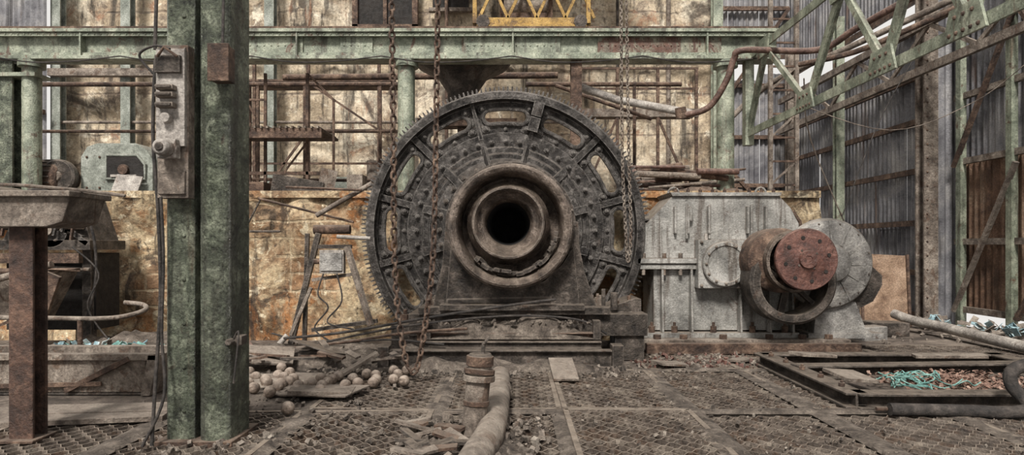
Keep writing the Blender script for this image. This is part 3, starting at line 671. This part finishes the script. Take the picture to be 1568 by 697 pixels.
b.lathe((-8.72,0,2.95),[(0,12.25),(.3,12.25),(.33,12.28),(.33,12.4),(.2,12.42)],iron,40); b.lathe((-8.72,0,2.95),[(0,12.22),(.08,12.22),(.1,12.25)],rustpale,24)
b.done(.008)
b=B('control_cabinet')
c=[(-8.42,2.6),(-8.42,3.35),(-8.3,3.55),(-8.1,3.62),(-7.35,3.62),(-7.15,3.5),(-7.02,3.3),(-7.02,2.6)]
b.prism(c,12.5,13.2,greeng)
hole=[(-7.9,3.38),(-7.3,3.38),(-7.15,3.2),(-7.15,2.92),(-7.9,2.92)]
b.prism(hole,12.46,12.52,dark); b.tube([(p[0],12.47,p[1]) for p in hole],.03,greeng,closed=True); b.cyl((-7.55,12.4,3.1),(-7.55,12.5,3.1),.1,rustm); b.box(-7.8,-7.3,12.42,12.5,2.95,3.0,steelp)
b.obox((-7.4,12.3,2.78),(.5,.04,.42),(-.4,.1,0),steelp); b.box(-8.5,-7.0,12.4,13.2,2.5,2.6,rustm)
for x in (-8.3,-8.05): 
    for z in (2.75,3.35): b.bolt((x,12.5,z),(0,-1,0),.025,.02,rustm)
b.done(.015)
b=B('ore_hopper')
v=[(-7.7,9.0,1.25),(-6.5,9.0,1.25),(-6.5,9.6,1.25),(-7.7,9.6,1.25),(-7.3,9.2,.55),(-6.8,9.2,.55),(-6.8,9.5,.55),(-7.3,9.5,.55)]
b.add(v,[(0,1,5,4),(1,2,6,5),(2,3,7,6),(3,0,4,7)],rustpale); b.tube([v[0],v[1],v[2],v[3]],.03,rustm,6,closed=True)
b.obox((-6.6,8.9,1.0),(.5,.05,.6),(.1,.4,0),rustm); b.obox((-6.9,8.9,.6),(.6,.4,.04),(.2,-.4,0),rustm)
b.beam((-7.6,9.1,0),(-7.5,9.1,1.2),.08,.08,rustm); b.beam((-6.7,9.1,0),(-6.7,9.1,.9),.08,.08,rustm); b.cyl((-7.9,8.9,.95),(-6.4,8.9,1.35),.05,rustpale)
b.done()
# ---------------------------------------------------------------- railings, walkway, pipes on the upper level
b=B('walkway_platform')
b.box(-5.35,-3.5,11.8,12.9,3.72,3.77,rustm); b.box(-5.35,-3.5,11.75,11.82,3.6,3.78,rustm)
for i in range(16): b.box(-5.3+i*.115,-5.27+i*.115,11.7,12.9,3.77,3.81,rustpale)
for x in (-4.7,-3.9): b.beam((x,12.2,2.5),(x,12.2,4.9),.05,.05,rustm)
b.beam((-5.2,12.2,3.0),(-3.5,12.2,3.0),.05,.06,rustm); b.beam((-4.7,12.2,2.55),(-3.9,12.2,3.6),.03,.03,rustm)
b.beam((-5.2,12.7,2.5),(-5.2,12.7,4.8),.05,.05,rustm); b.beam((-5.35,12.2,4.4),(-4.7,12.2,4.4),.04,.04,rustm); b.beam((-5.2,12.2,4.6),(-4.9,12.2,4.1),.03,.03,rustm)
b.beam((-3.9,12.2,4.9),(-3.4,12.2,4.4),.04,.04,rustm); b.beam((-3.4,12.2,4.4),(-3.4,12.2,2.5),.04,.04,rustm)
b.box(-5.3,-4.6,11.85,12.3,2.5,2.8,rustm); b.obox((-4.0,12.0,2.72),(.9,.4,.3),(0,.15,.2),iron); b.box(-3.2,-2.9,12.4,12.8,2.5,3.0,rustpale); b.obox((-3.5,12.1,2.8),(.3,.3,.5),(0,.2,.3),rustpale)
b.done()
b=B('pipe_railing')
b.cyl((-12,13.6,5.05),(-2.2,13.6,5.05),.05,rustm); b.cyl((.3,13.6,5.05),(3.6,13.6,5.05),.05,rustm); b.cyl((-12,13.6,4.05),(-2.2,13.6,4.05),.035,rustm); b.cyl((-12,13.6,3.1),(-2.5,13.6,3.0),.035,rustm)
b.cyl((-5,14.0,5.3),(1,14.0,5.35),.07,rustm)
for x in (-11.2,-7.1,-5.4,-4.4,-2.8,1.3,2.6): b.beam((x,13.6,2.5),(x,13.6,5.1),.06,.06,rustm)
b.cyl((.9,13.3,4.95),(2.9,13.3,4.25),.04,rustm)
b.done()
b=B('upper_steel_frame')
for x in (-6.2,-4.9,-3.2): b.beam((x,15.4,2.5),(x,15.4,6.3),.07,.07,rustm)
for z in (3.6,4.4,5.6,6.2): b.beam((-6.4,15.4,z),(-2.8,15.4,z),.04,.05,rustm)
b.box(-6.4,-2.8,15.4,16.2,5.55,5.6,rustm); b.beam((-6.2,15.4,2.6),(-4.9,15.4,4.4),.04,.05,rustm); b.beam((-3.2,15.4,4.4),(-4.9,15.4,5.55),.04,.05,rustm)
b.box(-4.6,-3.7,15.6,16.1,2.5,3.3,greeng); b.cyl((-3.4,15.7,2.5),(-3.4,15.7,3.7),.16,rustpale)
b.done()
b=B('gantry_catwalk')
b.box(1.6,4.6,15.8,16.6,4.9,4.98,rustm); b.box(1.6,4.6,15.75,15.82,4.8,5.0,rustpale)
for x in (1.65,2.6,3.6,4.55): b.beam((x,15.8,2.5),(x,15.8,6.0),.07,.07,rustm)
for z in (5.5,6.0): b.beam((1.6,15.8,z),(4.6,15.8,z),.04,.05,rustm)
b.beam((1.65,15.8,2.6),(2.6,15.8,4.8),.04,.06,rustm); b.beam((3.6,15.8,4.8),(4.55,15.8,2.6),.04,.06,rustm)
b.done()
b=B('rusty_service_pipe')
b.tube([(1.3,12.4,4.7),(2.0,12.2,4.4),(3.2,11.7,4.05),(3.3,11.65,4.0)],.075,steelp,n=14)
b.tube([(3.1,11.6,3.98),(3.5,11.4,4.08),(3.75,11.2,4.5),(3.85,11.1,4.85),(4.0,11.0,4.98),(5.2,10.9,4.95),(5.6,10.4,5.15),(6.0,9.8,5.35),(6.6,9.2,5.6)],.055,pipem,n=14,smooth=6)
b.cyl((3.08,11.62,3.93),(3.05,11.6,4.12),.1,rustm)
b.done()
b=B('bypass_pipe'); b.tube([(5.2,11.6,4.9),(5.9,11,4.95),(6.6,10.4,5.2),(7.6,9.5,5.6)],.05,rustm,n=12,smooth=5); b.tube([(4.8,14.2,4.4),(5.7,14.1,5.2),(6.6,12.5,5.5),(7.9,11,6)],.06,rustpale,n=12,smooth=5); b.done()
b=B('feed_hopper'); b.lathe((-1.0,12.95,0),[(.95,5.45),(.97,5.3),(.9,5.22),(.5,5.0),(.3,4.7),(.3,4.2)],iron,40,'z'); b.box(-1.9,.1,12.7,13.1,4.0,4.15,rustm); b.cyl((-1.0,12.9,2.5),(-1.0,12.9,4.2),.1,rustm); b.done()
b=B('rusty_scrap_heap')
random.seed(5)
for i in range(34):
    x=random.uniform(2.4,3.9);y_=random.uniform(11.5,12.6);z=random.uniform(2.6,3.05); a=random.uniform(-.4,.4); L=random.uniform(.3,.8)
    b.cyl((x-L*math.cos(a),y_,z-L*math.sin(a)*.5),(x+L*math.cos(a),y_+.1,z+L*math.sin(a)*.5),random.uniform(.02,.06),random.choice([rustm,rustm,pipem,rustpale]),n=10)
b.mound(1.9,4.9,11.4,12.9,2.5,.25,rustm,40,16,.3,3)
b.done()
b=B('collapsed_brace'); b.cyl((-3.15,10.3,2.1),(-2.25,10.3,2.62),.04,rustpale); b.cyl((-4.2,10.6,2.4),(-2.6,10.5,2.0),.02,rustm); b.cyl((-4.3,10.5,1.85),(-3.8,10.5,1.85),.02,iron); b.cyl((-4.2,10.7,2.4),(-4.6,10.8,1.7),.015,iron)
b.cyl((-3.6,10.2,2.55),(-2.4,10.2,2.5),.02,rustm); b.done()
b=B('instrument_stand')
b.cyl((-3.0,9.7,1.86),(-2.45,9.7,1.86),.07,rustm); b.cyl((-2.6,9.5,1.75),(-2.1,9.5,1.72),.03,steelp)
b.box(-2.86,-2.5,9.5,9.62,1.2,1.55,steelp); b.box(-2.84,-2.52,9.48,9.5,1.24,1.51,motorg); b.cyl((-2.95,9.55,1.38),(-2.86,9.55,1.38),.04,rustm)
b.beam((-2.9,9.6,1.8),(-3.35,9.6,.0),.08,.08,iron); b.beam((-3.1,9.7,1.8),(-3.15,9.7,.0),.06,.06,iron); b.beam((-2.95,9.6,1.6),(-2.4,9.6,1.6),.05,.06,iron)
b.beam((-2.45,9.5,1.6),(-2.05,9.3,.45),.07,.08,rustpale); b.beam((-3.0,9.6,.35),(-2.0,9.5,.5),.06,.06,iron); b.beam((-3.0,9.6,1.1),(-2.3,9.6,1.2),.05,.05,rustpale)
b.beam((-3.25,9.4,.3),(-2.95,9.4,1.0),.05,.05,rustpale); b.cyl((-3.55,9.3,.0),(-3.3,9.4,.3),.04,steelp)
b.tube([(-2.8,9.5,1.2),(-2.85,9.4,.9),(-2.7,9.4,.7),(-2.9,9.4,.4),(-2.6,9.3,.2)],.012,cable,smooth=6); b.tube([(-2.6,9.5,1.2),(-2.5,9.4,.8),(-2.7,9.35,.5),(-2.3,9.3,.4)],.012,cable,smooth=6)
b.done(.004)
# ---------------------------------------------------------------- foreground pipes
b=B('flanged_standpipe')
b.cyl((-.33,5.35,-.02),(-.27,5.4,.6),.1,rustpale,n=28); b.cyl((-.28,5.39,.47),(-.277,5.393,.52),.135,rustpale,n=28); b.cyl((-.272,5.398,.6),(-.268,5.4,.68),.115,rustm,n=28); b.cyl((-.276,5.393,.53),(-.272,5.397,.57),.13,rustm,n=28); b.cyl((-.3,5.37,.27),(-.298,5.373,.31),.108,rustm,n=28)
b.lathe((-.268,5.4,0),[(.1,.68),(.09,.7),(0,.7)],iron,20,'z'); b.cyl((-.25,5.4,.68),(-.235,5.4,.8),.018,iron); b.cyl((-.24,5.38,.78),(-.19,5.4,.84),.012,iron)
b.done(.004)
b=B('discharge_pipe'); b.tube([(-.14,7.5,.08),(-.14,6.9,.1),(-.14,6.2,.12),(-.15,5.7,.12),(-.18,5.2,.08),(-.26,4.7,.06),(-.33,4.2,.05)],.12,rustpale,n=24,smooth=6); b.cyl((-.14,6.6,.1),(-.14,6.7,.1),.14,rustpale,n=24); b.done()
b=B('rubble'); random.seed(9)
def scat(n,x0,x1,y0,y1,r0,r1,z=0,ms=(stone,)):
    for i in range(n):
        r=random.uniform(r0,r1)*random.random()**.5; b.rock((random.uniform(x0,x1),random.uniform(y0,y1),z+r*.4),r,random.choice(ms))
scat(520,-.95,.25,4.4,5.9,.015,.065,0.0,(stone,stone,soil,rustpale)); scat(400,-3.8,-1.3,6.4,8.6,.01,.05,0,(stone,soil,iron)); scat(600,-2.5,1.6,7.8,8.5,.01,.06,0,(stone,iron,soil)); scat(320,-4.8,-2.2,8.5,10.4,.02,.08,0,(stone,soil,iron)); scat(220,1.6,3.4,8.4,9.5,.015,.05,0,(stone,rustred)); scat(250,-3.2,-1,4.4,6.3,.01,.045,0,(stone,soil,iron)); scat(200,3.6,6.3,8.75,9.4,.01,.04); scat(450,0,3.3,4.5,8.3,.006,.028,0,(stone,soil,iron)); scat(220,3.4,8,4.5,6.2,.006,.025)
scat(260,-7.2,-4.5,8.2,10.9,.03,.09,0,(stone,soil,bluep)); scat(60,5.8,8.0,10.5,13,.02,.06); scat(110,-1.3,1.1,8.65,9.0,.02,.05,.55,(soil,iron))
b.mound(-.85,.1,4.5,5.7,-.01,.07,soil,40,40,.25,6)
b.done()
b=B('scrap_offcuts')
for i in range(16): b.obox((-.85+random.uniform(0,.5),4.7+random.uniform(0,.9),.09),(random.uniform(.15,.35),.07,.025),(random.uniform(-.3,.3),random.uniform(-.3,.3),random.uniform(-1,1)),random.choice([wood,rustm,iron]))
for i in range(18): b.obox((random.uniform(-3.9,-1.4),random.uniform(7.9,8.9),.2),(random.uniform(.2,.7),.08,.03),(random.uniform(-.3,.3),random.uniform(-.4,.4),random.uniform(-1,1)),random.choice([wood,rustm,iron]))
b.done()
b=B('grinding_balls'); random.seed(21)
pl=[]
for (cx_,cy_,n,sp) in ((-1.85,7.35,16,.3),(-2.6,7.15,12,.3),(-2.9,7.7,6,.25),(-1.3,7.9,2,.2),(-2.35,7.0,4,.2)):
    for i in range(n):
        for t in range(40):
            x=random.gauss(cx_,sp);y_=random.gauss(cy_,sp*.6)
            if all((x-p[0])**2+(y_-p[1])**2>.0165 for p in pl): pl.append((x,y_)); break
pl.append((-2.12,6.05))
for p in pl: b.ball((p[0],p[1],.075),.064,ballm,16)
b.done(ang=180)
# ---------------------------------------------------------------- right floor frame
b=B('floor_hatch_frame')
for (p,q) in (((3.35,8.65,.08),(6.6,8.65,.08)),((3.4,6.35,.08),(6.5,6.35,.08)),((3.4,6.3,.08),(3.4,8.7,.08)),((6.5,6.3,.08),(6.5,8.7,.08)),((3.4,7.7,.1),(6.5,7.9,.1))): b.ibeam(p,q,.22,.16,.025,iron)
b.box(3.5,6.4,6.45,8.55,-.03,.01,dirt)
b.obox((3.9,8.3,.2),(.6,.25,.04),(0,.1,.4),wood); b.obox((5.6,8.2,.2),(.8,.2,.04),(0,-.05,-.3),rustpale); b.obox((3.75,7.1,.17),(.4,.4,.04),(.1,.1,.2),rustpale)
for k in range(5): b.bolt((3.4,6.6+k*.45,.16),(0,0,1),.035,.04,rustm)
b.done(.006)
b=B('leaf_litter_heap'); random.seed(2)
for i in range(900):
    x=random.gauss(5.1,.45);y_=random.gauss(7.3,.3)
    if 3.6<x<6.3 and 6.5<y_<8.4: b.obox((x,y_,.04+random.uniform(0,.08)),(.06,.03,.004),(random.uniform(-.7,.7),random.uniform(-.7,.7),random.uniform(0,6)),leaf)
b.done()
b=B('teal_rope_tangle')
for i in range(14):
    P=[];x=4.3+random.uniform(-.25,.2);y_=7.15+random.uniform(-.25,.25)
    for k in range(8): P.append((x,y_,.08+random.uniform(0,.1))); x+=random.uniform(-.08,.15); y_+=random.uniform(-.17,.14)
    b.tube(P,.007,teal,5,smooth=4)
b.done()
b=B('drain_hose'); b.tube([(7.7,8.6,.09),(7.65,9.4,.1),(7.6,10.3,.14),(7.6,11.3,.18),(7.5,12.0,.22),(7.4,12.4,.3)],.09,steelp,n=16,smooth=6); b.done()
b=B('black_hose'); b.tube([(3.6,6.1,.05),(4.2,6.05,.05),(4.65,5.95,.06),(4.8,5.95,.12),(4.72,6.05,.3),(4.8,6.08,.45),(5.3,6.1,.55)],.06,cable,n=12,smooth=6); b.tube([(3.5,6.15,.04),(4.4,6.15,.05),(5.4,6.15,.05)],.02,rustm,n=8); b.done()
b=B('leaning_board')
b.obox((7.5,12.9,.72),(1.0,.04,1.45),(-.15,.05,0),board); 
for x in (7.03,7.97): b.obox((x,12.86,.72),(.05,.05,1.45),(-.15,.05,0),rustm)
b.done(.004)
b=B('concrete_offcut'); b.obox((6.75,11.6,.12),(.7,.4,.25),(0,.03,.1),iron); b.obox((6.2,11.1,.1),(.5,.3,.25),(0,0,.3),motorg); b.done(.02)
b=B('blue_plastic_litter'); random.seed(4)
for (cx_,cy_,n) in ((8.1,12.2,40),(8.45,11.0,60),(8.4,9.8,40)):
    for i in range(n): b.obox((min(8.7,cx_+random.gauss(0,.16)),min(12.6,cy_+random.gauss(0,.4)),.05+random.uniform(0,.2)),(.16,.1,.01),(random.uniform(-1,1),random.uniform(-1,1),random.uniform(0,6)),random.choice([bluep,stone,stone]))
b.done()
b=B('teal_litter'); random.seed(14)
for i in range(90): b.obox((random.gauss(-5.9,.5),random.gauss(8.7,.25),.16+random.uniform(0,.1)),(.12,.06,.01),(random.uniform(-1,1),random.uniform(-1,1),random.uniform(0,6)),random.choice([teal,stone,bluep]))
b.done()
b=B('guy_rope')
b.tube([(5.2,11.4,4.6),(5.6,12,3.6),(6.8,12.6,1.5)],.012,wood,6,smooth=5); b.tube([(8.0,12.8,5.3),(7.2,12.6,4.0),(6.4,12.4,2.2)],.01,cable,6,smooth=5); b.tube([(4.8,11,4.1),(6.5,11,3.6),(8.3,11.5,4.2),(8.9,11,4.8)],.008,wood,6,smooth=6); b.done()
# ---------------------------------------------------------------- light & camera
w=bpy.data.worlds.new('overcast_sky'); bpy.context.scene.world=w; w.use_nodes=True
bg=w.node_tree.nodes['Background']; bg.inputs[0].default_value=(1,.97,.93,1); bg.inputs[1].default_value=.8
def sun(name,e,rot,ang,col):
    l=bpy.data.lights.new(name,'SUN'); l.energy=e; l.angle=math.radians(ang); l.color=col
    o=bpy.data.objects.new(name,l); o.rotation_euler=[math.radians(a) for a in rot]; bpy.context.collection.objects.link(o)
sun('sun_soft',5.0,(42,0,-14),12,(1,.96,.9))
cam=bpy.data.cameras.new('camera'); co=bpy.data.objects.new('camera',cam); bpy.context.collection.objects.link(co)
co.location=(0,0,1.6); co.rotation_euler=(PI/2,0,0); cam.sensor_width=36; cam.lens=22.5; cam.shift_y=.0187; cam.clip_end=200
bpy.context.scene.camera=co
sc=bpy.context.scene; sc.view_settings.view_transform='Standard'; sc.view_settings.look='None'; sc.view_settings.exposure=.1; sc.view_settings.gamma=.97
